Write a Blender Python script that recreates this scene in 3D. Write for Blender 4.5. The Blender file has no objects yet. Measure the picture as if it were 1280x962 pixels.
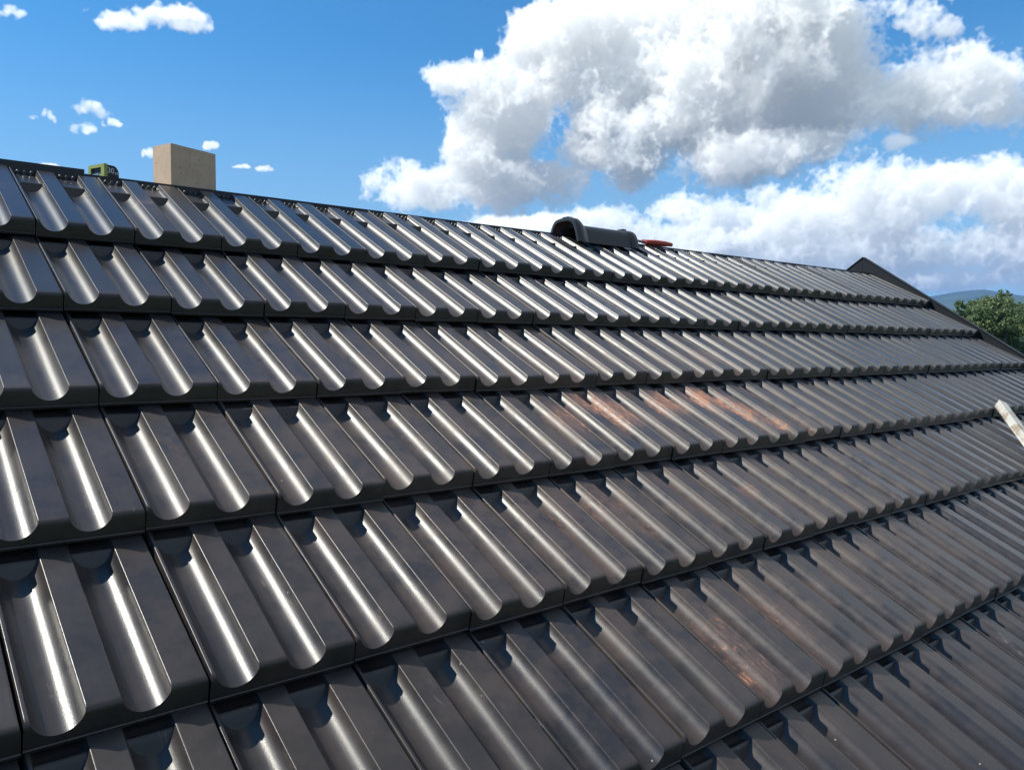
import bpy, bmesh, math, random
import numpy as np
from mathutils import Vector, Matrix

random.seed(7)
rng = np.random.default_rng(11)
SC = bpy.context.scene
COL = SC.collection
R = math.radians

# ------------------------------------------------------------------ frame of the roof
G = 0.385                       # visible length of a tile course (m)
WU = 0.6565                     # tile width / course length
TW = G * WU                     # tile width (m)
PITCH = 0.5919                  # roof pitch (rad)
Z0 = 7.5                        # height of the lip line of the top course
CP, SP = math.cos(PITCH), math.sin(PITCH)
EX = Vector((1, 0, 0)); UP = Vector((0, CP, SP)); NN = Vector((0, -SP, CP))
ORG = Vector((0, 0, Z0))

def RP(i, j, h=0.0):            # column, course (lip lines at whole j), height above the roof plane (all in course lengths but i)
    return ORG + EX * (i * TW) - UP * (j * G) + NN * (h * G)

# ------------------------------------------------------------------ camera
FPX, YAW, TILT = 1017.4, 0.69798, 0.04218
CAM = ORG + Vector((-1.1384, -6.5577, -0.9212)) * G
cF = Vector((math.sin(YAW) * math.cos(TILT), math.cos(YAW) * math.cos(TILT), -math.sin(TILT)))
cR = Vector((math.cos(YAW), -math.sin(YAW), 0)); cU = cR.cross(cF)
cam = bpy.data.cameras.new('camera'); cam.sensor_width = 36; cam.lens = 36 * FPX / 1280
cam.clip_start = 0.05; cam.clip_end = 30000
camo = bpy.data.objects.new('camera', cam); COL.objects.link(camo)
camo.matrix_world = Matrix((( cR.x, cU.x, -cF.x, CAM.x), (cR.y, cU.y, -cF.y, CAM.y), (cR.z, cU.z, -cF.z, CAM.z), (0, 0, 0, 1)))
SC.camera = camo

def ray(px, py):
    return (cF * FPX + cR * (px - 640) - cU * (py - 481)).normalized()
def on_y(px, py, y):            # where the sight line meets the vertical plane at that y
    d = ray(px, py); return CAM + d * ((y - CAM.y) / d.y)
def on_roof(px, py, h=0.0):     # (column, course) where the sight line meets the roof
    d = ray(px, py); q = CAM - ORG
    t = (h * G - q.dot(NN)) / d.dot(NN); X = q + d * t
    return X.x / TW, -X.dot(UP) / G
def at_dist(px, py, dist):
    d = ray(px, py); k = dist / math.hypot(d.x, d.y); return CAM + d * k
def pix(p):
    d = p - CAM; z = d.dot(cF)
    if z <= 0.01: return (-9999, -9999)
    return 640 + FPX * d.dot(cR) / z, 481 - FPX * d.dot(cU) / z
def azel(px, py):
    d = ray(px, py); return math.atan2(d.x, d.y), math.asin(d.z)

# ------------------------------------------------------------------ sun, exposure
SUN_AZ, SUN_EL = R(308), R(52)  # azimuth from +Y towards +X
sl = bpy.data.lights.new('sun', 'SUN'); sl.energy = 5.0; sl.angle = R(0.5); sl.color = (1.0, 0.955, 0.85)
so = bpy.data.objects.new('sun', sl); COL.objects.link(so)
sd = Vector((math.cos(SUN_EL) * math.sin(SUN_AZ), math.cos(SUN_EL) * math.cos(SUN_AZ), math.sin(SUN_EL)))
so.rotation_euler = sd.to_track_quat('Z', 'Y').to_euler(); so.location = (0, 0, 60)
SC.view_settings.view_transform = 'Standard'; SC.view_settings.look = 'None'
SC.view_settings.exposure = 0.37; SC.view_settings.gamma = 1.0; SC.view_settings.use_curve_mapping = False
SC.render.engine = 'CYCLES'
SC.cycles.use_denoising = True
SC.cycles.max_bounces = 8; SC.cycles.volume_bounces = 1

# ------------------------------------------------------------------ node helpers
class NT:
    def __init__(s, tree): s.t = tree; s.n = tree.nodes; s.l = tree.links
    def put(s, sock, v):
        if isinstance(v, bpy.types.NodeSocket): s.l.new(v, sock)
        elif v is not None:
            try: sock.default_value = v
            except TypeError: sock.default_value = (v, v, v)
    def math(s, op, a, b=None, c=None, clamp=False):
        n = s.n.new('ShaderNodeMath'); n.operation = op; n.use_clamp = clamp
        for k, v in enumerate((a, b, c)):
            if v is not None: s.put(n.inputs[k], v)
        return n.outputs[0]
    def vec(s, op, a, b=None, c=None, sc=None, third=False):
        n = s.n.new('ShaderNodeVectorMath'); n.operation = op
        s.put(n.inputs[0], a)
        if b is not None: s.put(n.inputs[1], b)
        if third: s.put(n.inputs[2], c)
        if sc is not None: s.put(n.inputs['Scale'], sc)
        return n.outputs['Value'] if op in ('LENGTH', 'DOT_PRODUCT', 'DISTANCE') else n.outputs[0]
    def noise(s, v, scale, detail=4, rough=0.5, dist=0.0, out='Fac'):
        n = s.n.new('ShaderNodeTexNoise'); s.put(n.inputs['Vector'], v)
        n.inputs['Scale'].default_value = scale; n.inputs['Detail'].default_value = detail
        n.inputs['Roughness'].default_value = rough; n.inputs['Distortion'].default_value = dist
        return n.outputs[out]
    def voro(s, v, scale, detail=0, rough=0.5, feature='F1', out='Distance', rand=1.0):
        n = s.n.new('ShaderNodeTexVoronoi'); n.feature = feature; s.put(n.inputs['Vector'], v)
        n.inputs['Scale'].default_value = scale
        if 'Detail' in n.inputs: n.inputs['Detail'].default_value = detail; n.inputs['Roughness'].default_value = rough
        n.inputs['Randomness'].default_value = rand
        if feature == 'SMOOTH_F1': n.inputs['Smoothness'].default_value = 0.6
        return n.outputs[out]
    def ss(s, v, lo, hi, a=0.0, b=1.0, kind='SMOOTHSTEP'):
        n = s.n.new('ShaderNodeMapRange'); n.interpolation_type = kind
        s.put(n.inputs[0], v); n.inputs[1].default_value = lo; n.inputs[2].default_value = hi
        n.inputs[3].default_value = a; n.inputs[4].default_value = b
        return n.outputs[0]
    def mix(s, f, a, b, mode='MIX'):
        n = s.n.new('ShaderNodeMix'); n.data_type = 'RGBA'; n.blend_type = mode
        s.put(n.inputs[0], f)
        for k, v in ((6, a), (7, b)):
            s.put(n.inputs[k], (*v, 1) if isinstance(v, tuple) and len(v) == 3 else v)
        return n.outputs[2]
    def mapping(s, v, loc=(0, 0, 0), rot=(0, 0, 0), sc=(1, 1, 1), kind='POINT'):
        n = s.n.new('ShaderNodeMapping'); n.vector_type = kind; s.put(n.inputs[0], v)
        n.inputs[1].default_value = loc; n.inputs[2].default_value = rot; n.inputs[3].default_value = sc
        return n.outputs[0]
    def comb(s, x, y, z=0.0):
        n = s.n.new('ShaderNodeCombineXYZ')
        for k, v in enumerate((x, y, z)): s.put(n.inputs[k], v)
        return n.outputs[0]

# ------------------------------------------------------------------ sky with clouds
# cumulus lobes: (x, y, rx, ry) read off the photograph, turned into azimuth / elevation (and a depth)
LOBES = [
 (585,98,34,18),(628,122,48,30),(690,60,40,30),(735,40,50,30),(770,112,95,62),(850,35,105,55),(905,100,130,72),(955,40,85,58),(1010,90,75,50),
 (1075,108,60,38),(1105,125,80,42),(1060,140,60,34),(1010,60,70,50),(1135,110,70,38),(1195,105,58,38),(1255,112,44,40),(640,165,60,34),
 (640,222,66,32),(540,238,46,24),(600,188,36,26),(690,216,36,26),
 (735,178,52,28),(800,185,46,36),(850,160,60,40),
 (955,190,85,26),(1030,172,50,24),(1010,150,70,34),(1118,177,17,10),(920,205,50,12),
 (680,288,70,14),(760,280,50,18),(840,264,52,20),(905,274,56,20),(955,250,22,11),(1000,285,80,32),(1095,262,72,38),(1180,250,66,34),
 (1265,255,60,44),(1060,312,130,26),(1190,315,130,30),(1285,330,70,34),(1180,350,150,14),(880,300,110,22),
 (1150,24,26,18),(1178,36,18,11),(1120,8,26,10),
 (192,22,40,11),(150,29,22,7),(228,18,20,8),(14,17,16,7),(104,137,22,8),(100,161,18,7),(55,146,12,7),(138,153,9,4),
 (184,191,6,4),(262,182,6,3),(302,209,8,3),(331,211,7,3),(60,208,12,3),
 (598,70,4,7),
]
def conv_lobes(L):
    out = []; rs = np.random.default_rng(2)
    for (x, y, rx, ry) in L:
        small = ry < 14 and x < 620
        parts = [(x, y, 1.12 * rx, 1.12 * ry)]
        if small:                    # ragged scrap: a chain of shreds instead of one oval
            parts = []
            for k in range(11):
                u = rs.uniform(-1, 1); w = (1 - u * u) ** .5
                parts.append((x + u * rx * 1.15, y + ry * (.35 - rs.uniform(0, 1.1) * w + .35 * u * rs.normal()), rx * rs.uniform(.28, .56), ry * rs.uniform(.45, .95)))
        d = (0.30 if y > 240 and x > 620 else 0.05 if y > 165 and x > 800 else 0.13) + 0.05 * (rs.random() - .5)
        for (px_, py_, qx, qy) in parts:
            a, e = azel(px_, py_); k = FPX / (FPX ** 2 + (px_ - 640) ** 2)
            out.append((a, e, qx * k, qy / math.hypot(FPX, px_ - 640), d))
    return out
LSUN, LAMB, NAMP, NFALL, SIGMA = 1.22, 1.42, .82, .73, 58.0
def cloud_map(lobes, a0, a1, e0, e1, NA, NE, ND, seed=4):
    """March light through a field of cumulus lobes; returns colour and opacity over azimuth x elevation."""
    rg = np.random.default_rng(seed)
    da, de = (a1 - a0) / NA, (e1 - e0) / NE
    DD = 0.40; dd = DD / ND                       # depth of the field, in the same angular unit
    az = (a0 + (np.arange(NA) + .5) * da).astype(np.float32); el = (e0 + (np.arange(NE) + .5) * de).astype(np.float32)
    dp = ((np.arange(ND) + .5) * dd).astype(np.float32)
    S = np.full((NE, NA, ND), -1.5, np.float32)
    for (a, e, ra, re, d) in lobes:
        rd = min(.075, max(.012, .5 * (ra + re)))
        m = 1.9
        ia = slice(max(0, int((a - m * ra - a0) / da)), max(0, min(NA, int((a + m * ra - a0) / da) + 1)))
        ie = slice(max(0, int((e - m * re - e0) / de)), max(0, min(NE, int((e + m * re - e0) / de) + 1)))
        A, E_ = az[ia], el[ie]
        if len(A) == 0 or len(E_) == 0: continue
        r = np.sqrt(((A[None, :, None] - a) / ra) ** 2 + ((E_[:, None, None] - e) / re) ** 2 + ((dp[None, None, :] - d) / rd) ** 2)
        sub = S[ie, ia]; x = (1 - r) * (1.0 if max(ra, re) > .03 else .58)
        h = np.clip(0.5 + 0.5 * (x - sub) / 0.16, 0, 1)
        S[ie, ia] = sub + (x - sub) * h + 0.16 * h * (1 - h)
    def up(n_, size, ax):                          # B-spline upsampling along one axis
        k = n_.shape[ax]; t = np.linspace(1, k - 2.001, size); i = t.astype(int); f = (t - i).astype(np.float32)
        sh = [1, 1, 1]; sh[ax] = size; f = f.reshape(sh); g = 1 - f
        return (np.take(n_, i - 1, ax) * (g ** 3) + np.take(n_, i, ax) * (3 * f ** 3 - 6 * f ** 2 + 4)
                + np.take(n_, i + 1, ax) * (3 * g ** 3 - 6 * g ** 2 + 4) + np.take(n_, i + 2, ax) * (f ** 3)) / 6
    def octave(cell):
        g = rg.random((max(5, int((e1 - e0) / cell) + 3), max(3, int((a1 - a0) / cell) + 3), max(3, int(DD / cell) + 3)), dtype=np.float32)
        # soften the lattice
        g = up(up(up(g, NE, 0), ND, 2), NA, 1)
        return g
    amp, cell = NAMP, 0.075
    for k in range(7):
        n_ = (octave(cell) - .5) * (2.1 if k < 3 else 2.9)
        n_ = .42 - 2.0 * np.abs(n_) if 0 < k < 5 else n_ * 1.2
        S += amp * n_
        amp *= NFALL; cell *= 0.52
    sig = np.clip((S - 0.03) * 3.0, 0, 1) * np.float32(SIGMA)   # extinction per radian
    del S
    # light: sweep down from the top along the sun's slant
    sr, sf, su = math.cos(SUN_EL) * math.sin(SUN_AZ - YAW), math.cos(SUN_EL) * math.cos(SUN_AZ - YAW), math.sin(SUN_EL)
    sx, sz = sr / su * de / da, sf / su * de / dd; step = de / su
    def shift(T, s, ax):
        i = int(math.floor(s)); f = s - i; n_ = T.shape[ax]; q = np.arange(n_)
        return np.take(T, np.clip(q + i, 0, n_ - 1), ax) * (1 - f) + np.take(T, np.clip(q + i + 1, 0, n_ - 1), ax) * f
    tau = np.zeros((NA, ND), np.float32); tv = np.zeros((NA, ND), np.float32)
    Lsun = np.empty_like(sig); Lamb = np.empty_like(sig)
    for r in range(NE - 1, -1, -1):
        s_ = sig[r]
        h = s_ * step * .5
        t_ = tau + h
        Lsun[r] = 0.62 * np.exp(-t_) + 0.34 * np.exp(-.24 * t_) + .16 * np.exp(-.06 * t_)
        Lamb[r] = 0.35 + 0.65 * np.exp(-.22 * (tv + h))
        tau = shift(shift(tau + s_ * step, sx, 0), sz, 1)
        tv = tv + s_ * de
    cum = np.cumsum(sig, axis=2) * dd
    Tv = np.exp(-(cum - sig * dd)); w = Tv * (1 - np.exp(-sig * dd)); del cum
    alpha = w.sum(2); aa = np.maximum(alpha, 1e-4)
    ls = (w * Lsun).sum(2) / aa; la = (w * Lamb).sum(2) / aa
    col = ls[..., None] * np.array((0.92, 0.90, 0.84)) * LSUN + la[..., None] * np.array((0.225, 0.275, 0.305)) * LAMB
    return col.astype(np.float32), alpha.astype(np.float32)
CA0, CA1, CE0, CE1 = R(3), R(82), R(0.5), R(31)
CNA, CNE = 1050, 406
ccol, calp = cloud_map(conv_lobes(LOBES), CA0, CA1, CE0, CE1, CNA, CNE, 44)
world = bpy.data.worlds.new('World'); SC.world = world; world.use_nodes = True
wt = world.node_tree; wt.nodes.clear(); N = NT(wt)
tc = wt.nodes.new('ShaderNodeTexCoord')
dirv = N.vec('NORMALIZE', tc.outputs['Generated'])
sky = wt.nodes.new('ShaderNodeTexSky'); sky.sky_type = 'NISHITA'; sky.sun_disc = False
sky.sun_elevation = SUN_EL; sky.sun_rotation = SUN_AZ
sky.altitude = 300; sky.air_density = 1.0; sky.dust_density = 0.35; sky.ozone_density = 2.2

sp = wt.nodes.new('ShaderNodeSeparateXYZ'); wt.links.new(dirv, sp.inputs[0])
az = N.math('ARCTAN2', sp.outputs[0], sp.outputs[1]); el = N.math('ARCSINE', sp.outputs[2])
cim = bpy.data.images.new('cloud_field', CNA, CNE, alpha=True, float_buffer=True); cim.alpha_mode = 'CHANNEL_PACKED'
cim.pixels.foreach_set(np.concatenate([ccol, calp[..., None]], 2).astype(np.float32).ravel())
ti = wt.nodes.new('ShaderNodeTexImage'); ti.image = cim; ti.extension = 'CLIP'; ti.interpolation = 'Cubic'
wt.links.new(N.comb(N.math('MULTIPLY_ADD', az, 1 / (CA1 - CA0), -CA0 / (CA1 - CA0)), N.math('MULTIPLY_ADD', el, 1 / (CE1 - CE0), -CE0 / (CE1 - CE0))), ti.inputs[0])
# the rest of the sky, above and beside the modelled cumulus: unseen broken cloud added towards +X for the tiles to reflect, clear overhead to the left
edge = N.math('MULTIPLY', N.ss(el, R(25.5), R(30.5), 1, 0), N.math('MULTIPLY', N.ss(az, CA0, R(7), 0, 1), N.ss(az, R(76), CA1, 1, 0)))
far = N.vec('DIVIDE', dirv, N.comb(N.math('MAXIMUM', sp.outputs[2], .08), N.math('MAXIMUM', sp.outputs[2], .08), 1.0))
fn_ = N.noise(far, 1.1, 6, 0.58)
cover = N.ss(N.vec('DOT_PRODUCT', dirv, (0.75, -0.45, 0.50)), 0.33, 0.52)
fa = N.math('MULTIPLY', N.ss(N.math('ADD', fn_, N.math('MULTIPLY', N.math('SUBTRACT', cover, .80), 0.42)), 0.48, 0.62), N.math('SUBTRACT', 1.0, edge, clamp=True))
alpha = N.math('MULTIPLY', ti.outputs['Alpha'], edge)
CK = 6.4
cc = N.vec('SCALE', ti.outputs['Color'], sc=CK)
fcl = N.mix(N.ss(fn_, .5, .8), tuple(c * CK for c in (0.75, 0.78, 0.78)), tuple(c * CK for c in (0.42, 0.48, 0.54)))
fcl = N.vec('SCALE', fcl, sc=N.math('MULTIPLY', N.ss(az, R(80), R(104), 1.0, 0.36), N.ss(el, R(34), R(66), 1.45, 0.75)))  # brightness of the added cloud varied by direction to shape the tile reflections
# sky tint: deeper, cleaner blue
hs = wt.nodes.new('ShaderNodeHueSaturation'); hs.inputs['Saturation'].default_value = 1.12; hs.inputs['Value'].default_value = 1.0
wt.links.new(sky.outputs[0], hs.inputs['Color'])
skyc = N.mix(1.0, hs.outputs[0], (0.36, 0.80, 0.96), 'MULTIPLY')
skyc = N.mix(N.ss(el, R(1), R(21), .78, 0), skyc, tuple(c * CK for c in (0.38, 0.55, 0.70)))
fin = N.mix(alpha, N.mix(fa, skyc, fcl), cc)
bg = wt.nodes.new('ShaderNodeBackground'); bg.inputs[1].default_value = 0.13
wt.links.new(fin, bg.inputs[0])
wo = wt.nodes.new('ShaderNodeOutputWorld'); wt.links.new(bg.outputs[0], wo.inputs[0])

# ------------------------------------------------------------------ object helpers
def tag(o, label, cat, group=None, kind=None):
    o['label'] = label; o['category'] = cat
    if group: o['group'] = group
    if kind: o['kind'] = kind
    return o
def empty(name, loc=(0, 0, 0)):
    o = bpy.data.objects.new(name, None); COL.objects.link(o); o.location = loc; o.empty_display_size = 0.1; return o
def mesh_obj(name, verts, faces, mats, parent=None, smooth=None, fmat=None):
    me = bpy.data.meshes.new(name); me.from_pydata([tuple(v) for v in verts], [], [tuple(f) for f in faces]); me.update()
    for m in (mats if isinstance(mats, (list, tuple)) else [mats]): me.materials.append(m)
    if fmat is not None: me.polygons.foreach_set('material_index', fmat)
    if smooth is not None:
        me.polygons.foreach_set('use_smooth', [True] * len(me.polygons)); me.set_sharp_from_angle(angle=R(smooth))
    o = bpy.data.objects.new(name, me); COL.objects.link(o)
    if parent is not None: o.parent = parent
    return o
def bm_obj(name, bm, mats, parent=None, smooth=None, bevel=0.0, seg=2):
    if bevel:
        bmesh.ops.bevel(bm, geom=[e for e in bm.edges if len(e.link_faces) == 2 and e.calc_face_angle(0) > R(30)], offset=bevel, segments=seg, affect='EDGES', clamp_overlap=True)
    bmesh.ops.recalc_face_normals(bm, faces=bm.faces)
    me = bpy.data.meshes.new(name); bm.to_mesh(me); bm.free()
    for m in (mats if isinstance(mats, (list, tuple)) else [mats]): me.materials.append(m)
    if smooth is not None:
        me.polygons.foreach_set('use_smooth', [True] * len(me.polygons)); me.set_sharp_from_angle(angle=R(smooth))
    o = bpy.data.objects.new(name, me); COL.objects.link(o)
    if parent is not None: o.parent = parent
    return o
def hexa(bm, c8):               # box from eight corners: bottom four, top four
    v = [bm.verts.new(c) for c in c8]
    for f in ((3, 2, 1, 0), (4, 5, 6, 7), (0, 1, 5, 4), (1, 2, 6, 5), (2, 3, 7, 6), (3, 0, 4, 7)): bm.faces.new([v[k] for k in f])
def box(bm, x0, x1, y0, y1, z0, z1, M=None):
    c = [Vector(q) for q in ((x0, y0, z0), (x1, y0, z0), (x1, y1, z0), (x0, y1, z0), (x0, y0, z1), (x1, y0, z1), (x1, y1, z1), (x0, y1, z1))]
    hexa(bm, [M @ q for q in c] if M else c)
def rbox(bm, i0, i1, j0, j1, h0, h1):   # box in roof coordinates
    hexa(bm, [RP(*q) for q in ((i0, j1, h0), (i1, j1, h0), (i1, j0, h0), (i0, j0, h0), (i0, j1, h1), (i1, j1, h1), (i1, j0, h1), (i0, j0, h1))])
def mat(name, col, rough=0.6, metal=0.0, spec=0.5, build=None):
    m = bpy.data.materials.new(name); m.use_nodes = True
    n = NT(m.node_tree); b = m.node_tree.nodes['Principled BSDF']
    b.inputs['Base Color'].default_value = (*col, 1); b.inputs['Roughness'].default_value = rough
    b.inputs['Metallic'].default_value = metal; b.inputs['Specular IOR Level'].default_value = spec
    if build: build(n, b)
    return m
def geo(n): return n.n.new('ShaderNodeNewGeometry').outputs['Position']
def objc(n): return n.n.new('ShaderNodeTexCoord').outputs['Object']
def bump(n, b, h, strength, dist):
    k = n.n.new('ShaderNodeBump'); k.inputs['Strength'].default_value = strength; k.inputs['Distance'].default_value = dist
    n.put(k.inputs['Height'], h); n.l.new(k.outputs[0], b.inputs['Normal'])
def noisy(c0, c1, scale, bscale=None, bd=0.002, detail=6):
    def f(n, b):
        v = objc(n); k = n.noise(v, scale, detail, 0.6)
        n.put(b.inputs['Base Color'], n.mix(n.ss(k, 0.3, 0.7), c0, c1))
        if bscale: bump(n, b, n.noise(v, bscale, 5, 0.6), 0.6, bd)
    return f

# ------------------------------------------------------------------ ground, hills, air
def ground_mat(n, b):
    v = geo(n); k = n.noise(v, 0.02, 6, 0.6); k2 = n.noise(v, 0.9, 6, 0.7)
    c = n.mix(n.ss(k, 0.4, 0.6), (0.035, 0.06, 0.018), (0.075, 0.085, 0.03))
    n.put(b.inputs['Base Color'], n.mix(n.ss(k2, 0.3, 0.7, 0, 0.5), c, (0.03, 0.045, 0.015)))
M_ground = mat('grass_ground', (0.05, 0.07, 0.02), 0.9, build=ground_mat)
gv, gf = [], []
rad = [0] + list(np.geomspace(4, 5600, 40)); na = 96
for r_ in rad[1:]:
    for a in range(na):
        t = a / na * 2 * math.pi; x, y = r_ * math.sin(t), r_ * math.cos(t)
        z = 0.0 if r_ < 40 else 0.6 * math.sin(x * 0.011 + 1) * math.sin(y * 0.013) * min(1, (r_ - 40) / 200)
        gv.append((x, y, z))
gv.append((0, 0, 0)); c_ = len(gv) - 1
for a in range(na): gf.append((c_, (a + 1) % na, a))
for k in range(len(rad) - 2):
    for a in range(na):
        b_ = (a + 1) % na; gf.append((k * na + a, k * na + b_, (k + 1) * na + b_, (k + 1) * na + a))
g_ = mesh_obj('ground', gv, gf, M_ground, smooth=60); g_['kind'] = 'structure'; g_['label'] = 'green grassy ground below the house'

def hill_mat(n, b):
    v = geo(n); k = n.noise(v, 0.006, 8, 0.65)
    n.put(b.inputs['Base Color'], n.mix(n.ss(k, 0.35, 0.65), (0.018, 0.035, 0.014), (0.05, 0.075, 0.03)))
M_hill = mat('wooded_hill', (0.03, 0.05, 0.02), 0.95, build=hill_mat)
def hill_ring(name, dist, prof, seed, label):
    # prof: (azimuth deg, top elevation deg) control points seen from the roof
    rs = np.random.default_rng(seed); ph = rs.uniform(0, 6.28, 8)
    azs = np.arange(0, 360, 0.4)
    px_, py_ = zip(*prof)
    vs, fs = [], []; cols = [(-0.34, 0), (-0.22, 0.35), (-0.1, 0.78), (0, 1.0), (0.12, 0.8), (0.3, 0.2)]
    for a in azs:
        e = np.interp(a, px_, py_) + 0.05 * sum(math.sin(R(a) * (14 + 19 * k) + ph[k]) / (1 + k) for k in range(6))
        top = CAM.z + dist * math.tan(R(max(e, 0.3)))
        for dr, hz in cols:
            r_ = dist * (1 + dr + 0.02 * math.sin(R(a) * 23 + ph[6] + dr * 9)); hh = top * hz
            if 0 < hz < 1: hh *= 1 + 0.16 * math.sin(R(a) * 37 + ph[7] + dr * 30) * (1 - hz)
            vs.append((CAM.x + r_ * math.sin(R(a)), CAM.y + r_ * math.cos(R(a)), hh - 0.7))
    m = len(cols); K = len(azs)
    for a in range(K):
        for c in range(m - 1):
            b_ = (a + 1) % K; fs.append((a * m + c, a * m + c + 1, b_ * m + c + 1, b_ * m + c))
    o = mesh_obj(name, vs, fs, M_hill, smooth=80); o['kind'] = 'structure'; o['label'] = label
def AE(px, py): a, e = azel(px, py); return (math.degrees(a) % 360, math.degrees(e))
hp = [AE(1130, 376), AE(1165, 370), AE(1195, 365), AE(1215, 362), AE(1232, 360), AE(1255, 364), AE(1280, 368), AE(1330, 374)]
hill_ring('hills', 3000, [(0, 2.2)] + [(30, 2.4)] + hp + [(100, 3.0), (150, 1.8), (240, 2.5), (360, 2.2)], 3, 'long blue wooded hills on the horizon')
hp2 = [AE(1240, 402), AE(1262, 377), AE(1280, 369), AE(1320, 364)]
hill_ring('hills', 2100, [(0, 1.2), (60, 1.2)] + hp2 + [(84, 4.0), (110, 1.5), (360, 1.2)], 8, 'nearer darker wooded hill at the right of the horizon')

hz = bpy.data.materials.new('haze'); hz.use_nodes = True; hz.node_tree.nodes.clear()
pv = hz.node_tree.nodes.new('ShaderNodeVolumePrincipled'); pv.inputs['Color'].default_value = (0.22, 0.48, 1.0, 1); pv.inputs['Density'].default_value = 0.00017
hm = hz.node_tree.nodes.new('ShaderNodeOutputMaterial'); hz.node_tree.links.new(pv.outputs[0], hm.inputs['Volume'])
bm = bmesh.new(); box(bm, -6000, 6000, -6000, 6000, -3, 330)
h_ = bm_obj('haze', bm, hz); h_['kind'] = 'stuff'; h_['label'] = 'pale blue air between the roof and the hills'

# ------------------------------------------------------------------ house under the tiles
COL0, COL1 = -4, 22             # tile columns
ROWS = 8                        # courses
def stucco(n, b):
    v = geo(n); bump(n, b, n.noise(v, 180, 4, 0.6), 0.4, 0.002)
M_wall = mat('wall_render', (0.55, 0.5, 0.42), 0.9, build=stucco)
M_deck = mat('dark_underlay', (0.012, 0.012, 0.014), 0.85)
M_batt = mat('black_ridge_batten', (0.02, 0.02, 0.024), 0.5, build=lambda n, b: bump(n, b, n.noise(objc(n), 60, 4, 0.6), 0.3, 0.002))
def verge_m(n, b):
    k = n.noise(geo(n), 9, 5, 0.6); n.put(b.inputs['Base Color'], n.mix(k, (0.008, 0.010, 0.012), (0.014, 0.017, 0.020)))
M_verge = mat('dark_sheet_metal', (0.04, 0.044, 0.048), 0.55, metal=0.0, spec=0.3, build=verge_m)
YR = 1.23 * G; ZR = Z0 + 0.545 * G        # ridge line of the deck
X0, X1 = (COL0 - 0.1) * TW, (COL1 + 0.06) * TW
eave = RP(0, ROWS - 1 + 0.1, -0.26)
house = empty('house', ((X0 + X1) / 2, YR, 0))
tag(house, 'house carrying the dark tiled roof, with black ridge batten and sheet-metal gable verge', 'house')
def hp_(o): o.parent = house; o.matrix_parent_inverse = Matrix.Translation(-house.location); return o
# deck: front plane lies under the tiles, rear plane mirrored
deck_top = RP(0, -1.0, -0.27); dz = deck_top.z + (YR - deck_top.y) * math.tan(PITCH)
bm = bmesh.new()
ey, ez = eave.y, dz - (YR - eave.y) * math.tan(PITCH)
ry = 2 * YR - ey
for (ya, za, yb, zb) in ((ey, ez, YR, dz), (ry, ez, YR, dz)):
    hexa(bm, [(X0, ya, za - .05), (X1 - .03, ya, za - .05), (X1 - .03, yb, zb - .05), (X0, yb, zb - .05), (X0, ya, za), (X1 - .03, ya, za), (X1 - .03, yb, zb), (X0, yb, zb)] if ya < yb else
              [(X0, yb, zb - .05), (X1 - .03, yb, zb - .05), (X1 - .03, ya, za - .05), (X0, ya, za - .05), (X0, yb, zb), (X1 - .03, yb, zb), (X1 - .03, ya, za), (X0, ya, za)])
hp_(bm_obj('roof_deck', bm, M_deck))
bm = bmesh.new()                         # walls with gables, one prism
yf, yb2 = ey + 0.35, ry - 0.35
zt = lambda y: dz - abs(YR - y) * math.tan(PITCH) - 0.06
wx0, wx1 = X0 + 0.2, X1 - 0.06
for xa in (wx0, wx1):
    pass
pa = [bm.verts.new((wx0, y, z)) for y, z in ((yf, -0.5), (yb2, -0.5), (yb2, zt(yb2)), (YR, zt(YR)), (yf, zt(yf)))]
pb = [bm.verts.new((wx1, y, z)) for y, z in ((yf, -0.5), (yb2, -0.5), (yb2, zt(yb2)), (YR, zt(YR)), (yf, zt(yf)))]
bm.faces.new(pa); bm.faces.new(pb[::-1])
for k in range(5): bm.faces.new([pa[k], pa[(k + 1) % 5], pb[(k + 1) % 5], pb[k]])
hp_(bm_obj('wall', bm, M_wall))
# ridge battens (two lengths, the left one a little higher)
RT = Z0 + 0.589 * G; RY0, RY1 = 1.125 * G, 1.25 * G
bm = bmesh.new(); box(bm, X0, 0.86 * TW, RY0 - .004, RY1, RT - .06, RT + .009); hp_(bm_obj('ridge_batten', bm, M_batt, bevel=.003))
bm = bmesh.new(); box(bm, 0.86 * TW + .003, COL1 * TW + .002, RY0, RY1, RT - .06, RT - .004); hp_(bm_obj('ridge_batten', bm, M_batt, bevel=.003))
# verge: an upstanding sheet metal coping over both slopes of the gable
bm = bmesh.new(); vx0, vx1 = COL1 * TW + 0.004, COL1 * TW + 0.028
VH = 0.003
def vp(j, h): q = RP(0, j, h); return q.y, q.z
jt = -1.47
yb_, zb_ = vp(jt, -0.30); yt_, zt_ = vp(jt, VH)
AP = YR + 0.035
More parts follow.
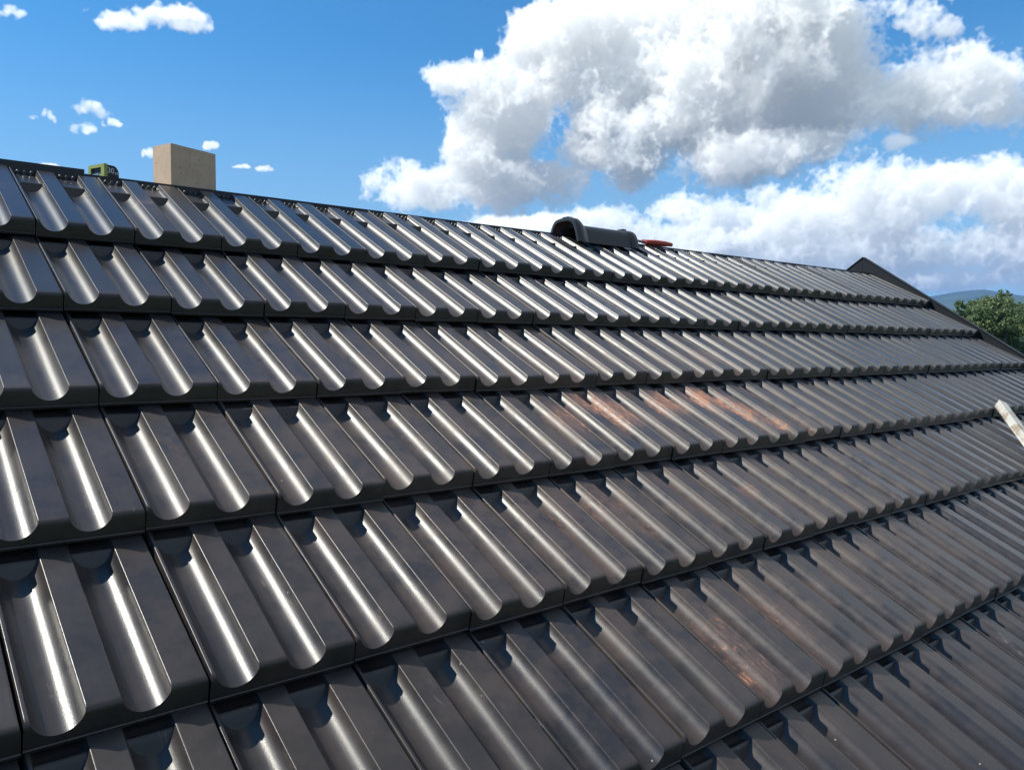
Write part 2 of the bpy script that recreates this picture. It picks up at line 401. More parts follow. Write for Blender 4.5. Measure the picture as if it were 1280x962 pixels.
# polygon of the coping seen from the side, front half then mirrored
prof_ = [vp(ROWS - .85, -0.30), vp(ROWS - .85, VH)]
ya, za = vp(ROWS - .85, VH); zap = za + (AP - ya) * math.tan(PITCH)
ya2, za2 = vp(ROWS - .85, -0.30); zap2 = za2 + (AP - ya2) * math.tan(PITCH)
front = [(ya2, za2), (ya, za), (AP, zap), (AP, zap2)]
for sgn in (0, 1):
    pts = front if not sgn else [(2 * AP - y, z) for y, z in front]
    a_ = [bm.verts.new((vx0, y, z)) for y, z in pts]; b_ = [bm.verts.new((vx1, y, z)) for y, z in pts]
    bm.faces.new(a_); bm.faces.new(b_[::-1])
    for k in range(4):
        if k != 2: bm.faces.new([a_[k], b_[k], b_[(k + 1) % 4], a_[(k + 1) % 4]])
bmesh.ops.remove_doubles(bm, verts=bm.verts, dist=1e-5)
hp_(bm_obj('verge_coping', bm, M_verge, bevel=.0025))
bm = bmesh.new()                          # folded cap strip along the coping's top edge
for sgn in (0, 1):
    q = [(ya, za), (AP, zap)]
    if sgn: q = [(2 * AP - y, z) for y, z in q][::-1]
    (y0_, z0_), (y1_, z1_) = q
    hexa(bm, [(vx0 - .006, y0_, z0_ + .003), (vx1 + .02, y0_, z0_ + .003), (vx1 + .02, y1_, z1_ + .003), (vx0 - .006, y1_, z1_ + .003),
              (vx0 - .006, y0_, z0_ + .007), (vx1 + .02, y0_, z0_ + .007), (vx1 + .02, y1_, z1_ + .007), (vx0 - .006, y1_, z1_ + .007)])
hp_(bm_obj('verge_cap', bm, M_verge))

# ------------------------------------------------------------------ roof tiles
# stains: (pixel x, y, half length along course (tiles), half length down slope (courses), strength)
STAINS = [(742, 498, .5, .35, .95), (775, 512, .55, .4, .85), (712, 520, .4, .35, .65), (838, 500, .6, .35, .9), (880, 492, .7, .3, 1.0), (905, 500, .6, .35, 1.0),
          (935, 512, .6, .3, .9), (965, 528, .5, .3, .85), (1010, 530, .6, .3, .4), (700, 640, .7, .4, .28), (760, 620, .8, .4, .35), (800, 650, .5, .35, .3),
          (936, 842, .12, .10, .75), (954, 822, .10, .08, .75), (925, 815, .5, .7, .38), (980, 770, .6, .5, .3), (905, 775, .35, .3, .4), (925, 800, .5, .5, .28), (1000, 395, .8, .3, .35), (885, 445, .8, .35, .4), (935, 610, .4, .2, .5),
          (225, 560, .45, .3, .22), (182, 248, .3, .12, .4), (600, 500, .6, .4, .15)]
ST = []
for (x, y, a, b, s) in STAINS:
    i, j = on_roof(x, y, -0.05); ST.append((i, j, a, b, s))
def tile_mat(n, b):
    pos = geo(n)
    rc = n.mapping(pos, tuple(ORG), (PITCH, 0, 0), (1, 1, 1), 'TEXTURE')       # roof coordinates in metres
    oc = objc(n); oi = n.n.new('ShaderNodeObjectInfo'); rnd = oi.outputs['Random']
    # firing colour: near black with faint warm / cool variation from tile to tile
    base = n.mix(rnd, (0.009, 0.009, 0.011), (0.019, 0.0155, 0.014))
    n1 = n.noise(rc, 7, 6, 0.6); film = n.ss(n1, 0.38, 0.76, 0, 0.5)
    base = n.mix(film, base, (0.036, 0.030, 0.027))
    # brown dust over the middle of the roof
    i0, j0 = on_roof(820, 560, -.05)
    md = n.vec('LENGTH', n.mapping(rc, (-i0 * TW / 2.3, j0 * G / 1.45, 0), (0, 0, 0), (1 / 2.3, 1 / 1.45, 0)))
    dust = n.math('MULTIPLY', n.ss(md, 0.2, 1.0, 1, 0), n.ss(n.noise(rc, 11, 8, 0.7), 0.34, 0.62))
    base = n.mix(n.math('MULTIPLY', dust, 0.7), base, (0.088, 0.058, 0.044))
    # smears of orange clay dust from cutting
    acc = None
    for (i, j, a, bb, s) in ST:
        rk = rc if acc is None else n.vec('MULTIPLY_ADD', acc, (1e-7, 1e-7, 0), rc, third=True)
        v = n.mapping(rk, (-i / a, j / bb, 0), (0, 0, 0), (1 / (a * TW), 1 / (bb * G), 0))
        k = n.math('MULTIPLY', n.ss(n.vec('LENGTH', v), 0.1, 1.0, 1, 0), s)
        acc = k if acc is None else n.math('MAXIMUM', acc, k)
    sm = n.noise(n.mapping(rc, (0, 0, 0), (0, 0, 0.5), (100, 42, 60)), 1, 8, 0.72, 0.5)
    clay = n.ss(n.math('ADD', n.math('MULTIPLY', acc, 0.62), n.math('MULTIPLY', n.math('SUBTRACT', sm, 0.5), 2.2)), 0.38, 0.68)
    thin = n.ss(n.math('ADD', n.math('MULTIPLY', acc, 0.8), n.math('MULTIPLY', n.math('SUBTRACT', sm, 0.5), 0.9)), 0.10, 0.5, 0, 0.72)
    base = n.mix(thin, base, (0.15, 0.082, 0.056))
    base = n.mix(clay, base, (0.38, 0.17, 0.095))
    # chalky scuffs and specks
    sc = n.noise(n.mapping(rc, (0, 0, 0), (0, 0, 0.9), (55, 9, 30)), 1, 6, 0.7, 1.2)
    scm = n.math('MULTIPLY', n.ss(sc, 0.60, 0.74), n.ss(n.noise(rc, 3.0, 3), 0.46, 0.6, 0, 0.8))
    vs = n.voro(rc, 26, 0, out='Distance'); vc = n.voro(rc, 26, 0, out='Color')
    spk = n.math('MULTIPLY', n.ss(vs, 0.035, 0.06, 1, 0), n.ss(vc, 0.8, 0.81))
    base = n.mix(n.math('MULTIPLY', scm, 0.5), base, (0.22, 0.21, 0.2))
    base = n.mix(n.math('MULTIPLY', spk, 0.8), base, (0.4, 0.33, 0.28))
    n.put(b.inputs['Base Color'], base)
    ro = n.math('ADD', 0.45, n.math('MULTIPLY', film, 0.10))
    ro = n.math('ADD', ro, n.math('MULTIPLY', n.math('FRACT', n.math('MULTIPLY', rnd, 7.13)), 0.10))
    ro = n.math('ADD', ro, n.math('MULTIPLY', n.math('MAXIMUM', clay, n.math('MULTIPLY', dust, 0.35)), 0.35))
    ro = n.math('ADD', ro, n.math('MULTIPLY', scm, 0.2))
    n.put(b.inputs['Roughness'], ro)
    b.inputs['Specular IOR Level'].default_value = 0.24
    b.inputs['Coat Weight'].default_value = 0.85; b.inputs['Coat IOR'].default_value = 1.53
    n.put(b.inputs['Coat Roughness'], n.math('SUBTRACT', ro, 0.215))
    # engobe: fine grain, plus faint waviness across the trough
    g1 = n.noise(oc, 480, 3, 0.6); g2 = n.noise(n.mapping(oc, (0, 0, 0), (0, 0, 0), (90, 5, 60)), 1, 3, 0.5)
    hgt = n.math('ADD', n.math('MULTIPLY', g1, 0.00030), n.math('MULTIPLY', g2, 0.00045))
    bump(n, b, hgt, 0.7, 1.0)
    n.l.new(b.inputs['Normal'].links[0].from_socket, b.inputs['Coat Normal'])
M_tile = mat('dark_glossy_engobe', (0.02, 0.02, 0.022), 0.34, spec=0.5, build=tile_mat)

def make_tile_mesh(nibs):
    D = 0.071 * G; T = 0.118 * G; TI = 0.123 * G; L = (1.25 if nibs else 1.15) * G; HW = 0.138 * TW
    RR = (HW * HW + D * D) / (2 * D)
    xs = np.arange(0, TW + 1e-9, 0.0001)
    z = np.zeros_like(xs)
    for c in (0.176, 0.639):
        s = xs - c * TW; m = np.abs(s) < HW
        z[m] = -(np.sqrt(RR * RR - s[m] ** 2) - (RR - D))
    z[(xs < 0.0026) | (xs > TW - 0.0016)] = -0.014
    k = np.exp(-0.5 * (np.arange(-40, 41) / 8.0) ** 2); k /= k.sum()
    z = np.convolve(np.pad(z, 40, mode='edge'), k, 'valid')
    sel = (xs >= 0.0016) & (xs <= TW - 0.0009); xs, z = xs[sel], z[sel]
    # thin out (keep chords within tolerance)
    keep = {0, len(xs) - 1}; st = [(0, len(xs) - 1)]
    while st:
        a, b = st.pop()
        if b - a < 2: continue
        t = (xs[a:b + 1] - xs[a]) / (xs[b] - xs[a]); e = np.abs(z[a:b + 1] - (z[a] + t * (z[b] - z[a]))); q = int(e.argmax())
        if e[q] > 0.00006 or (xs[b] - xs[a]) > 0.004: 
            q = q if e[q] > 0.00006 else (b - a) // 2
            keep.add(a + q); st += [(a, a + q), (a + q, b)]
    idx = sorted(keep); xs, z = xs[idx], z[idx]
    # front end: plateau rolls over into a slanted nose that every trough is cut by
    fy = np.array([0, .011, .0128, .0150, .0180, .0215, .026]); fz = np.array([-.037, -.0075, -.0042, -.0021, -.0008, -.0002, 0])
    roll = lambda y: float(np.interp(y, fy, fz))
    wy = np.array([0, .862, .872, .884, .926, .936, .946, .958, .972, 2]) * G
    wz = np.array([-9 * D, -1.6 * D, -1.06 * D, -.92 * D, -.34 * D, -.25 * D, -.25 * D, -.46 * D, -.52 * D, -.52 * D])
    wall = lambda y: float(np.interp(y, wy, wz))
    def nib(x, y):
        h = -9
        if nibs:
            for c in (0.176, 0.639):
                for o in (-0.075, 0.0, 0.075):
                    r2 = ((x - (c + o) * TW) / 0.0065) ** 2 + ((y - (L - .036 * G)) / 0.007) ** 2
                    if r2 < 1: h = max(h, -.52 * D + 0.013 * (1 - r2) ** 0.5)
        return h
    V, F = [], []
    nx = len(xs); cols = []
    for x, zp in zip(xs, z):
        zp = float(min(zp, -1e-6))
        fs = [y for y in np.linspace(0, .026, 600) if roll(y) < zp]; y1 = fs[-1] if fs else 0.0
        ws = [y for y in np.linspace(.862 * G, .946 * G, 500) if wall(y) < zp]; y2 = min(ws[-1] if ws else .862 * G, .940 * G)
        ys = [y1 * t for t in (0, .15, .3, .43, .5, .56, .62, .68, .74, .8, .86, .93, 1)]
        ys += [y1 + (y2 - y1) * t for t in (.01, .06, .2, .4, .6, .8, .95, .99)]
        ys += [y2 + (.948 * G - y2) * t for t in np.linspace(0, 1, 14)]
        ys += [.952 * G, .958 * G, .965 * G, .972 * G, .99 * G, 1.05 * G] + list(np.linspace(L / G - .062, L / G - .012, 10) * G) + [L]
        top = []
        for k, y in enumerate(ys):
            h = zp
            if k < 13: h = min(h, roll(y)) if k < 12 else zp
            if k >= 21: h = max(h, wall(y)) if k > 21 else zp
            if k > 38: h = max(h, nib(x, y))
            top.append((x, y, h - TI * y / G))
        cols.append(top)
    ny = len(cols[0]); ys = range(ny)
    for r_ in range(ny):
        for c in range(nx): V.append(cols[c][r_])
    for r_ in range(ny - 1):
        for c in range(nx - 1):
            a = r_ * nx + c; F.append((a, a + 1, a + nx + 1, a + nx))
    # front face down to the drip edge, then back under the tile
    def row(fn):
        s = len(V)
        for x, zp in zip(xs, z): V.append(fn(x, zp))
        return s
    r0 = 0
    r1 = row(lambda x, zp: (x, -0.0002, -T + 0.0072))
    r2 = row(lambda x, zp: (x, -0.0022, -T + 0.0060))
    r3 = row(lambda x, zp: (x, -0.0030, -T + 0.0015))
    r4 = row(lambda x, zp: (x, -0.0018, -T))
    r5 = row(lambda x, zp: (x, 0.035, -T))
    r6 = row(lambda x, zp: (x, L, -T - 0.048))
    r7 = (len(ys) - 1) * nx
    for a, b in ((r1, r0), (r2, r1), (r3, r2), (r4, r3), (r5, r4), (r6, r5), (r7, r6)):
        for c in range(nx - 1): F.append((a + c, a + c + 1, b + c + 1, b + c))
    # sides
    for e in (0, nx - 1):
        top = [r_ * nx + e for r_ in range(len(ys))]
        loop = top + [q + e for q in (r6, r5, r4, r3, r2, r1)]
        F.append(loop if e == 0 else loop[::-1])
    me = bpy.data.meshes.new('roof_tile'); me.from_pydata(V, [], F); me.update()
    bmx = bmesh.new(); bmx.from_mesh(me); bmesh.ops.remove_doubles(bmx, verts=bmx.verts, dist=1e-6); bmesh.ops.recalc_face_normals(bmx, faces=bmx.faces); bmx.to_mesh(me); bmx.free()
    me.polygons.foreach_set('use_smooth', [True] * len(me.polygons)); me.set_sharp_from_angle(angle=R(38))
    me.materials.append(M_tile)
    return me
TILE = make_tile_mesh(False); TILE_TOP = make_tile_mesh(True)
ORD = ['zeroth', 'first', 'second', 'third', 'fourth', 'fifth', 'sixth', 'seventh', 'eighth', 'ninth', 'tenth', 'eleventh', 'twelfth', 'thirteenth', 'fourteenth',
       'fifteenth', 'sixteenth', 'seventeenth', 'eighteenth', 'nineteenth', 'twentieth', 'twenty-first', 'twenty-second', 'twenty-third', 'twenty-fourth', 'twenty-fifth', 'twenty-sixth']
COURSE = ['top course', 'second course', 'third course', 'fourth course', 'fifth course', 'sixth course', 'seventh course', 'eighth course']
def seen(i, j):
    n = 0
    for u in (.03, .2, .5, .8, .97):
        for v in (-.97, -.85, -.6, -.35, -.1, 0):
            x, y = pix(RP(i + u, j + v, -.03))
            if 2 < x < 1278 and 2 < y < 960: n += 1
    return n
for j in range(ROWS):
    vis = [i for i in range(COL0, COL1) if seen(i, j)]
    for i in range(COL0, COL1):
        if not seen(i, j):
            # keep a margin round the frame so that a step to the side still finds a whole roof
            pass
        o = bpy.data.objects.new('roof_tile', TILE if j else TILE_TOP); COL.objects.link(o)
        o.rotation_mode = 'XYZ'
        o.rotation_euler = (PITCH + R(random.gauss(0, .22)), R(random.gauss(0, .30)), R(random.gauss(0, .16)))
        o.location = RP(i, j, 0.003 + random.gauss(0, .0025)) - UP * (0.013 + random.gauss(0, .0018))
        stained = max([s for (a, b, p, q, s) in ST if abs(a - i - .5) < .5 and abs(b - j + .5) < .5] or [0])
        look = 'orange-dusted' if stained > .6 else ('brown-smeared' if stained > .25 else 'glossy')
        if i in vis and j <= 2:
            lab = f'{look} black roof tile, {COURSE[j]} from the ridge, {ORD[COL1 - i]} tile from the gable'
        elif i in vis:
            lab = f"{look} black roof tile, {COURSE[j]} from the ridge, {ORD[vis.index(i) + 1]} from the photo's left edge"
        else:
            lab = f'glossy black roof tile outside the photo, {COURSE[j]} from the ridge, {ORD[COL1 - i]} from the gable'
        tag(o, lab, 'roof tile', 'interlocking roof tiles laid in courses', 'thing')

# ------------------------------------------------------------------ things lying on the ridge
RZ = RT - .004                  # top of the ridge batten
# beige block
def block_m(n, b):
    v = objc(n); k = n.noise(v, 24, 6, 0.65); s = n.voro(v, 60); c = n.voro(v, 60, out='Color')
    col = n.mix(n.ss(k, .3, .7), (0.60, 0.42, 0.285), (0.69, 0.495, 0.345))
    pit = n.math('MULTIPLY', n.ss(s, .12, .2, 1, 0), n.ss(c, .72, .74))
    n.put(b.inputs['Base Color'], n.mix(n.math('MULTIPLY', pit, .7), col, (0.25, 0.17, 0.10)))
    bump(n, b, n.math('SUBTRACT', n.noise(v, 260, 4, 0.6), pit), 0.5, 0.0012)
M_block = mat('beige_block', (0.5, 0.4, 0.27), 0.9, spec=0.25, build=block_m)
yaw_b = R(19)
near = on_y(214, 227.5, 1.14 * G)
top_h = (on_y(214, 179, near.y).z - RZ)
def bdir(): return Vector((math.cos(yaw_b), math.sin(yaw_b), 0)), Vector((-math.sin(yaw_b), math.cos(yaw_b), 0))
u_, v_ = bdir()
def fit_len(d, px):            # length along d from the near corner that projects to pixel column px
    lo, hi = 0.0, 1.0
    s = 1 if pix(near + d * .05)[0] > pix(near)[0] else -1
    for _ in range(50):
        m = (lo + hi) / 2
        if (pix(near + d * m)[0] - px) * s < 0: lo = m
        else: hi = m
    return lo
bl, bw = fit_len(u_, 270), fit_len(v_, 192)
bw = min(bw, .14)
bo = empty('block', (near.x, near.y, RZ))
bm = bmesh.new(); box(bm, 0, bl, 0, bw, 0.0, top_h)
bpy.data.objects.remove(bo)
bo = bm_obj('block', bm, M_block, bevel=.0025)
bo.location = (near.x, near.y, RZ); bo.rotation_euler = (0, 0, yaw_b)
tag(bo, 'plain beige rectangular block standing upright on the ridge', 'block')

# tape measure
M_lime = mat('lime_plastic', (0.42, 0.55, 0.10), 0.4, build=noisy((0.30, 0.33, 0.07), (0.37, 0.40, 0.10), 40))
M_blk = mat('black_rubber', (0.018, 0.019, 0.022), 0.55, build=noisy((0.014, 0.015, 0.018), (0.024, 0.025, 0.028), 60, 300, .0004))
M_white = mat('white_print', (0.75, 0.75, 0.74), 0.6)
M_steel = mat('bare_steel', (0.45, 0.46, 0.47), 0.35, metal=0.9, build=noisy((0.36, 0.37, 0.38), (0.52, 0.53, 0.54), 70))
tn = on_y(131.5, 219.0, 1.14 * G)
tape = empty('tape_measure', (tn.x, tn.y, RZ))
tag(tape, 'small lime green and black tape measure standing on the ridge left of the beige block', 'tape measure')
yaw_t = R(20); tape.rotation_euler = (0, 0, yaw_t)
px_m = (tn - CAM).dot(cF) / FPX
def fit_from(p0, d, px):
    lo, hi = 0.0, .2; s = 1 if pix(p0 + d * .05)[0] > pix(p0)[0] else -1
    for _ in range(40):
        m = (lo + hi) / 2
        if (pix(p0 + d * m)[0] - px) * s < 0: lo = m
        else: hi = m
    return lo
TH = 15.5 * px_m
TLen = fit_from(tn, Vector((math.cos(yaw_t), math.sin(yaw_t), 0)), 148); TDep = min(.085, fit_from(tn, Vector((-math.sin(yaw_t), math.cos(yaw_t), 0)), 111.5))
def side_profile(L_, H_, r_):   # rounded D shape, flat at the bottom
    pts = [(0, 0), (L_, 0), (L_, H_ * .35)]
    pts += [(L_ - L_ * .42 + L_ * .42 * math.cos(t), H_ * .35 + H_ * .65 * math.sin(t)) for t in np.linspace(.15, math.pi / 2, 8)]
    pts += [(r_ + r_ * math.cos(t), H_ - r_ + r_ * math.sin(t)) for t in np.linspace(math.pi / 2, math.pi, 6)]
    return pts
def extrude_profile(bm, pts, y0, y1):
    a = [bm.verts.new((x, y0, z)) for x, z in pts]; b = [bm.verts.new((x, y1, z)) for x, z in pts]
    bm.faces.new(a); bm.faces.new(b[::-1])
    for k in range(len(pts)): bm.faces.new([a[k], a[(k + 1) % len(pts)], b[(k + 1) % len(pts)], b[k]])
bm = bmesh.new(); extrude_profile(bm, side_profile(TLen, TH, .006), 0, TDep)
for v in bm.verts: v.co.x += .002
bm_obj('body', bm, M_blk, tape, smooth=35, bevel=.002)
bm = bmesh.new()                # lime shell round the mouth end, with the dark mouth left open
box(bm, -.004, .008, -.001, TDep + .001, TH * .80, TH + .0025); box(bm, -.004, .008, -.001, TDep * .2, 0.001, TH * .80)
box(bm, -.004, .008, TDep * .86, TDep + .001, 0.001, TH * .80)
box(bm, -.0035, .006, TDep * .2, TDep * .42, 0.001, TH * .24)
bm_obj('shell', bm, M_lime, tape, bevel=.0018)
bm = bmesh.new(); box(bm, -.003, -.001, TDep * .3, TDep * .8, .004, TH * .30); box(bm, -.005, -.003, TDep * .35, TDep * .75, -.0005, TH * .32)
bm_obj('tape_hook', bm, M_steel, tape)
def text(body, size, M, parent, name, mt):
    cu = bpy.data.curves.new(name, 'FONT'); cu.body = body; cu.size = size; cu.extrude = .0006; cu.align_x = 'CENTER'; cu.align_y = 'CENTER'
    to = bpy.data.objects.new(name, cu); COL.objects.link(to); bpy.context.view_layer.update()
    me = bpy.data.meshes.new_from_object(to); bpy.data.objects.remove(to); me.transform(M); me.materials.clear(); me.materials.append(mt)
    o = bpy.data.objects.new(name, me); COL.objects.link(o); o.parent = parent; return o
MT = Matrix.Translation((TLen * .42, -.0006, TH * .55)) @ Matrix.Rotation(R(90), 4, 'X')
text('30', TH * .62, MT, tape, 'print', M_white)
MT = Matrix.Translation((TLen * .86, -.0006, TH * .38)) @ Matrix.Rotation(R(90), 4, 'X')
text('M', TH * .36, MT, tape, 'print', M_white)

# ridge tile lying on the ridge
def ridge_tile_m(n, b):
    v = objc(n); k = n.noise(v, 18, 5, 0.6)
    n.put(b.inputs['Base Color'], n.mix(k, (0.022, 0.023, 0.026), (0.04, 0.04, 0.043)))
    bump(n, b, n.noise(v, 700, 2), .6, .0002)
M_rt = mat('ridge_tile_engobe', (0.03, 0.03, 0.033), 0.33, build=ridge_tile_m)
M_clay = mat('raw_brown_clay', (0.08, 0.045, 0.035), 0.9, build=noisy((0.13, 0.072, 0.055), (0.19, 0.10, 0.075), 30, 200, .0008))
pA, pB = on_y(704, 290, 1.1 * G), on_y(782, 301, 1.1 * G)
RL = pB.x - pA.x
rt = empty('ridge_tile', (pA.x, 1.1 * G, RZ))
tag(rt, 'loose dark ridge cap tile with collar and brown clay inside, lying across the ridge', 'ridge tile')
hgt = 18.5 * (pA - CAM).dot(cF) / FPX
DROP = .05                      # the legs straddle the ridge batten
def arch(sc_w, sc_h, off=0.0, n=28):   # flaring legs, rounded flat top
    ctl = [(-1.0, -DROP), (-.80, sc_h * .42), (-.60, sc_h * .86), (-.36, sc_h * 1.0), (0, sc_h * 1.03), (.36, sc_h * 1.0), (.60, sc_h * .86), (.80, sc_h * .42), (1.0, -DROP)]
    pts = []; t = np.linspace(0, 8, n); cx = np.interp(t, range(9), [c[0] for c in ctl]); cz = np.interp(t, range(9), [c[1] for c in ctl])
    for k in range(2):
        cx[1:-1] = .25 * cx[:-2] + .5 * cx[1:-1] + .25 * cx[2:]; cz[1:-1] = .25 * cz[:-2] + .5 * cz[1:-1] + .25 * cz[2:]
    return [(float(a) * sc_w, float(b) + off) for a, b in zip(cx, cz)]
def barrel(bm, secs, th):       # secs: (x, half width, height); shell of thickness th
    rows = []
    for (x, w, h) in secs:
        o_ = [bm.verts.new((x, y, z)) for y, z in arch(w, h)]
        i_ = [bm.verts.new((x, y, z)) for y, z in arch(w - th, h - th, 0.0)]
        rows.append((o_, i_))
    for (a, c), (b, d) in zip(rows, rows[1:]):
        for k in range(len(a) - 1):
            bm.faces.new([a[k], a[k + 1], b[k + 1], b[k]]).material_index = 0
            bm.faces.new([c[k + 1], c[k], d[k], d[k + 1]]).material_index = 1
        for e in (0, len(a) - 1): bm.faces.new([a[e], b[e], d[e], c[e]]).material_index = 1
    for (a, c) in (rows[0], rows[-1]):
        for k in range(len(a) - 1): bm.faces.new([a[k + 1], a[k], c[k], c[k + 1]]).material_index = 0
HWR = .108; BH = hgt * .60
bm = bmesh.new(); barrel(bm, [(0.06, HWR * .88, BH), (RL * .5, HWR * .85, BH * .99), (RL - .03, HWR * .86, BH)], .012)
bm_obj('barrel', bm, [M_rt, M_clay], rt, smooth=40)
bm = bmesh.new(); barrel(bm, [(0.0, HWR * 1.02, hgt * .97), (0.012, HWR * 1.08, hgt * 1.02), (0.045, HWR * 1.06, hgt * 1.0), (0.068, HWR * .95, hgt * .80), (0.085, HWR * .88, BH + .002)], .014)
bm_obj('collar', bm, [M_rt, M_clay], rt, smooth=50)
bm = bmesh.new(); barrel(bm, [(RL - .055, HWR * .88, BH + .002), (RL - .045, HWR * .93, BH * 1.07), (RL - .012, HWR * .93, BH * 1.07), (RL, HWR * .90, BH * 1.0)], .014)
bm_obj('end_bead', bm, [M_rt, M_clay], rt, smooth=50)
for (x, z, s) in ((.03, hgt * .95, 1), (RL - .03, BH * 1.07, .9)):
    bm = bmesh.new()
    box(bm, x - .016 * s, x + .016 * s, -.02 * s, .02 * s, z - .006, z + .011 * s)
    bm_obj('knob', bm, M_rt, rt, smooth=40, bevel=.005, seg=3)
rt.location.z = RZ + .004

# pincers with red grips
M_red = mat('red_grip', (0.45, 0.045, 0.03), 0.45, build=noisy((0.50, 0.055, 0.028), (0.62, 0.085, 0.04), 60))
qa, qb = on_y(805, 298, 1.16 * G), on_y(836, 304, 1.16 * G)
pl = empty('pliers', (qa.x, 1.16 * G, RZ)); tag(pl, 'steel pliers with red grips lying on the ridge behind the ridge cap tile', 'pliers')
gl = qb.x - qa.x
for s in (-1, 1):
    bm = bmesh.new()
    secs = [(0, .012 * s, .010), (gl * .3, .024 * s, .0125), (gl * .7, .026 * s, .012), (gl, .02 * s, .0095)]
    rows = []
    for (x, y, r_) in secs:
        rows.append([bm.verts.new((x, y + r_ * .95 * math.cos(t), .016 + (.004 if s > 0 else 0) + r_ * 1.15 * math.sin(t))) for t in np.linspace(0, 2 * math.pi, 12, endpoint=False)])
    for a, b in zip(rows, rows[1:]):
        for k in range(12): bm.faces.new([a[k], a[(k + 1) % 12], b[(k + 1) % 12], b[k]])
    bm.faces.new(rows[0]); bm.faces.new(rows[-1][::-1])
    bm_obj('grip', bm, M_red, pl, smooth=50)
    bm = bmesh.new()
    path = [(-.000, .010 * s, .016, .005), (-.05, .005 * s, .018, .006), (-.075, -.006 * s, .020, .0065), (-.11, -.012 * s, .022 + .004 * s, .005), (-.15, -.004 * s, .024 + .006 * s, .003)]
    rows = []
    for (x, y, z, r_) in path:
        rows.append([bm.verts.new((x, y + r_ * math.cos(t), z + r_ * .9 * math.sin(t))) for t in np.linspace(0, 2 * math.pi, 10, endpoint=False)])
    for a, b in zip(rows, rows[1:]):
        for k in range(10): bm.faces.new([a[k], a[(k + 1) % 10], b[(k + 1) % 10], b[k]])
    bm.faces.new(rows[0]); bm.faces.new(rows[-1][::-1])
    bm_obj('jaw', bm, M_steel, pl, smooth=50)
bm = bmesh.new(); bmesh.ops.create_cone(bm, cap_ends=True, segments=16, radius1=.011, radius2=.011, depth=.02, matrix=Matrix.Translation((-.07, 0, .02)))
bm_obj('pivot', bm, M_steel, pl, smooth=40)

# white timber at the right
def timber_m(n, b):
    v = objc(n)
    k = n.noise(n.mapping(v, (0, 0, 0), (0, 0, 0), (3, 26, 26)), 1, 7, 0.7, .4); k2 = n.noise(v, 11, 6, 0.7)
    c = n.mix(n.ss(k, .35, .6), (0.40, 0.39, 0.34), (0.52, 0.52, 0.48))
    wear = n.ss(n.math('ADD', k, n.math('MULTIPLY', k2, .8)), 0.90, 1.06)
    n.put(b.inputs['Base Color'], n.mix(n.math('MULTIPLY', wear, .85), c, (0.24, 0.17, 0.10)))
    bump(n, b, n.noise(n.mapping(v, (0, 0, 0), (0, 0, 0), (6, 120, 120)), 1, 4, .6), .5, .001)
M_timber = mat('weathered_white_paint', (0.7, 0.7, 0.66), 0.75, build=timber_m)
i0, j0 = on_roof(1250, 506, .06); i1, j1 = on_roof(1283, 551, .06)
A = RP(i0, j0, .02); B = RP(i1, j1, .02)
d = (B - A).normalized(); s_ = NN.cross(d).normalized()
M4 = Matrix((( d.x, s_.x, NN.x, A.x), (d.y, s_.y, NN.y, A.y), (d.z, s_.z, NN.z, A.z), (0, 0, 0, 1)))
tw_ = .039
bm = bmesh.new(); box(bm, 0, 1.1, -tw_ / 2, tw_ / 2, 0, .038)
tb = empty('timber'); bpy.data.objects.remove(tb)
tb = bm_obj('timber', bm, M_timber, bevel=.004); tb.matrix_world = M4
tag(tb, 'weathered white-painted square timber resting on the tiles at the right edge', 'timber')

# ------------------------------------------------------------------ trees
def leaf_mat(c0, c1):
    def f(n, b):
        at = n.n.new('ShaderNodeAttribute'); at.attribute_name = 'tone'
        n.put(b.inputs['Base Color'], n.mix(at.outputs['Fac'], c0, c1))
        b.inputs['Subsurface Weight'].default_value = 0.0
        tr = n.n.new('ShaderNodeBsdfTranslucent'); n.put(tr.inputs[0], n.mix(at.outputs['Fac'], tuple(1.4 * k for k in c0), tuple(1.5 * k for k in c1)))
        mx = n.n.new('ShaderNodeMixShader'); mx.inputs[0].default_value = .3
        out = n.n['Material Output']; n.l.new(b.outputs[0], mx.inputs[1]); n.l.new(tr.outputs[0], mx.inputs[2]); n.l.new(mx.outputs[0], out.inputs[0])
    return f
M_leaf = mat('leaves', (0.05, 0.09, 0.03), 0.6, spec=.3, build=leaf_mat((0.065, 0.11, 0.045), (0.21, 0.27, 0.115)))
M_bark = mat('bark', (0.09, 0.07, 0.05), 0.95, build=noisy((0.06, 0.045, 0.03), (0.13, 0.10, 0.075), 8, 30, .02))
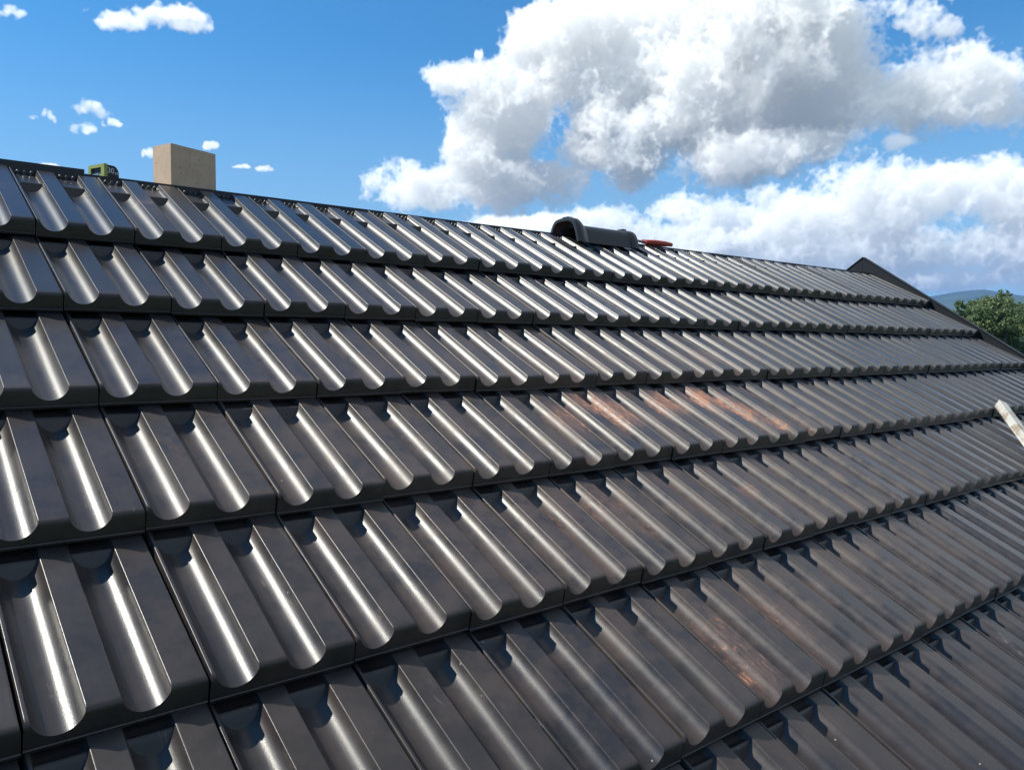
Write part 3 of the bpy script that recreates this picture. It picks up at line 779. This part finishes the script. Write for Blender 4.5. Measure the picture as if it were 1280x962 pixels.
def tree(name, x, y, top, lobes, label, nleaf, size, seed, group='trees beyond the gable'):
    rs = np.random.default_rng(seed)
    root = empty(name, (x, y, 0)); tag(root, label, 'tree', group)
    # lobes: (dx, dy, z, r) in metres, dx to the right as seen from the roof
    bm = bmesh.new()
    def limb(a, b, ra, rb, n=8):
        a, b = Vector(a), Vector(b); dd = (b - a).normalized(); s = dd.orthogonal().normalized(); t = dd.cross(s); rows = []
        for k in range(5):
            f = k / 4; c = a.lerp(b, f) + Vector(rs.normal(0, .03 * (b - a).length, 3)) * (0 < k < 4); r_ = ra + (rb - ra) * f
            rows.append([bm.verts.new(c + (s * math.cos(q) + t * math.sin(q)) * r_) for q in np.linspace(0, 2 * math.pi, n, endpoint=False)])
        for p, q in zip(rows, rows[1:]):
            for k in range(n): bm.faces.new([p[k], p[(k + 1) % n], q[(k + 1) % n], q[k]])
    zc = np.mean([l[2] for l in lobes])
    limb((0, 0, -.3), (0.1, 0.1, zc * .62), .32, .2)
    for (lx, ly, lz, lr) in lobes: limb((0.1, 0.1, zc * .5 + rs.uniform(-.5, .5)), (lx, ly, lz - lr * .2), .13, .03, 6)
    bm_obj('trunk', bm, M_bark, root, smooth=60)
    # crown: leaf sprays clustered on twigs through each lobe, thinner towards the rim
    tot = sum(l[3] ** 2 for l in lobes); V, F, tone = [], [], []
    for (lx, ly, lz, lr) in lobes:
        # each bough carries rounded clumps on its outside, each clump its own tone
        nc = 26; per = max(1, int(nleaf * lr ** 2 / tot / nc / 12))
        for _c in range(nc):
            dv = rs.normal(0, 1, 3); dv /= np.linalg.norm(dv); dv[2] = dv[2] * .8 + .12
            cc_ = np.array((lx, ly, lz)) + dv * lr * rs.uniform(.55, 1.0); crd = lr * rs.uniform(.16, .34); tn_ = rs.uniform(0, 1)
            for _ in range(per):
                d2 = rs.normal(0, 1, 3); d2 /= np.linalg.norm(d2)
                cpt = cc_ + d2 * crd * rs.uniform(.3, 1.0) ** .5 * np.array((1, 1, .75)); cs = crd * .22
                for _k in range(12):
                    p = cpt + rs.normal(0, cs, 3)
                    nrm = rs.normal(0, .8, 3) + d2 * .9 + np.array((0, 0, .5)); nrm /= np.linalg.norm(nrm)
                    a = np.cross(nrm, rs.normal(0, 1, 3)); a /= np.linalg.norm(a); b = np.cross(nrm, a); s = size * rs.uniform(.6, 1.3)
                    k0 = len(V); V += [p - a * s, p + b * s * .5, p + a * s, p - b * s * .5]; F.append((k0, k0 + 1, k0 + 2, k0 + 3)); tone.append(min(1, max(0, tn_ * .7 + rs.uniform(0, .3))))
    cr = mesh_obj('crown', V, F, M_leaf, root)
    at = cr.data.attributes.new('tone', 'FLOAT', 'FACE'); at.data.foreach_set('value', tone)
def lobes_from(pxs, dist, base):
    # pixel lobes (x, y, radius px) -> metres in the world about the trunk
    out = []
    for (x, y, r_, dd) in pxs:
        p = at_dist(x, y, dist + dd); out.append((p.x - base.x, p.y - base.y, p.z, r_ * math.hypot(dist, 0) / FPX * 1.0))
    return out
DT = 42.0
b1 = at_dist(1248, 438, DT)
tree('broadleaf_tree', b1.x, b1.y, 0, lobes_from([(1249, 377, 13, 0), (1243, 392, 22, 0), (1228, 396, 19, -1), (1262, 400, 24, -1), (1240, 422, 32, 0), (1222, 412, 18, 0), (1272, 430, 30, .5), (1230, 450, 34, 0), (1262, 460, 34, 0), (1245, 410, 28, 2)], DT, b1),
     'tall rounded green tree just beyond the gable, its crown rising in front of the hills', 46000, .062, 5)
b2 = at_dist(1208, 440, DT + 8)
tree('broadleaf_tree', b2.x, b2.y, 0, lobes_from([(1207, 390, 14, 0), (1217, 386, 12, 1), (1199, 402, 13, 0), (1208, 420, 26, 0), (1195, 440, 28, 0), (1215, 450, 28, 0)], DT + 8, b2),
     'lower green tree left of the tall rounded one, half hidden by the gable verge', 30000, .066, 6)
b3 = at_dist(1296, 440, DT + 5)
tree('broadleaf_tree', b3.x, b3.y, 0, lobes_from([(1286, 392, 16, 0), (1302, 398, 22, 0), (1284, 420, 26, 0), (1310, 425, 28, 0), (1292, 450, 30, 0)], DT + 5, b3),
     'green tree cut off by the right edge of the photo, behind the tall rounded tree', 24000, .066, 9)
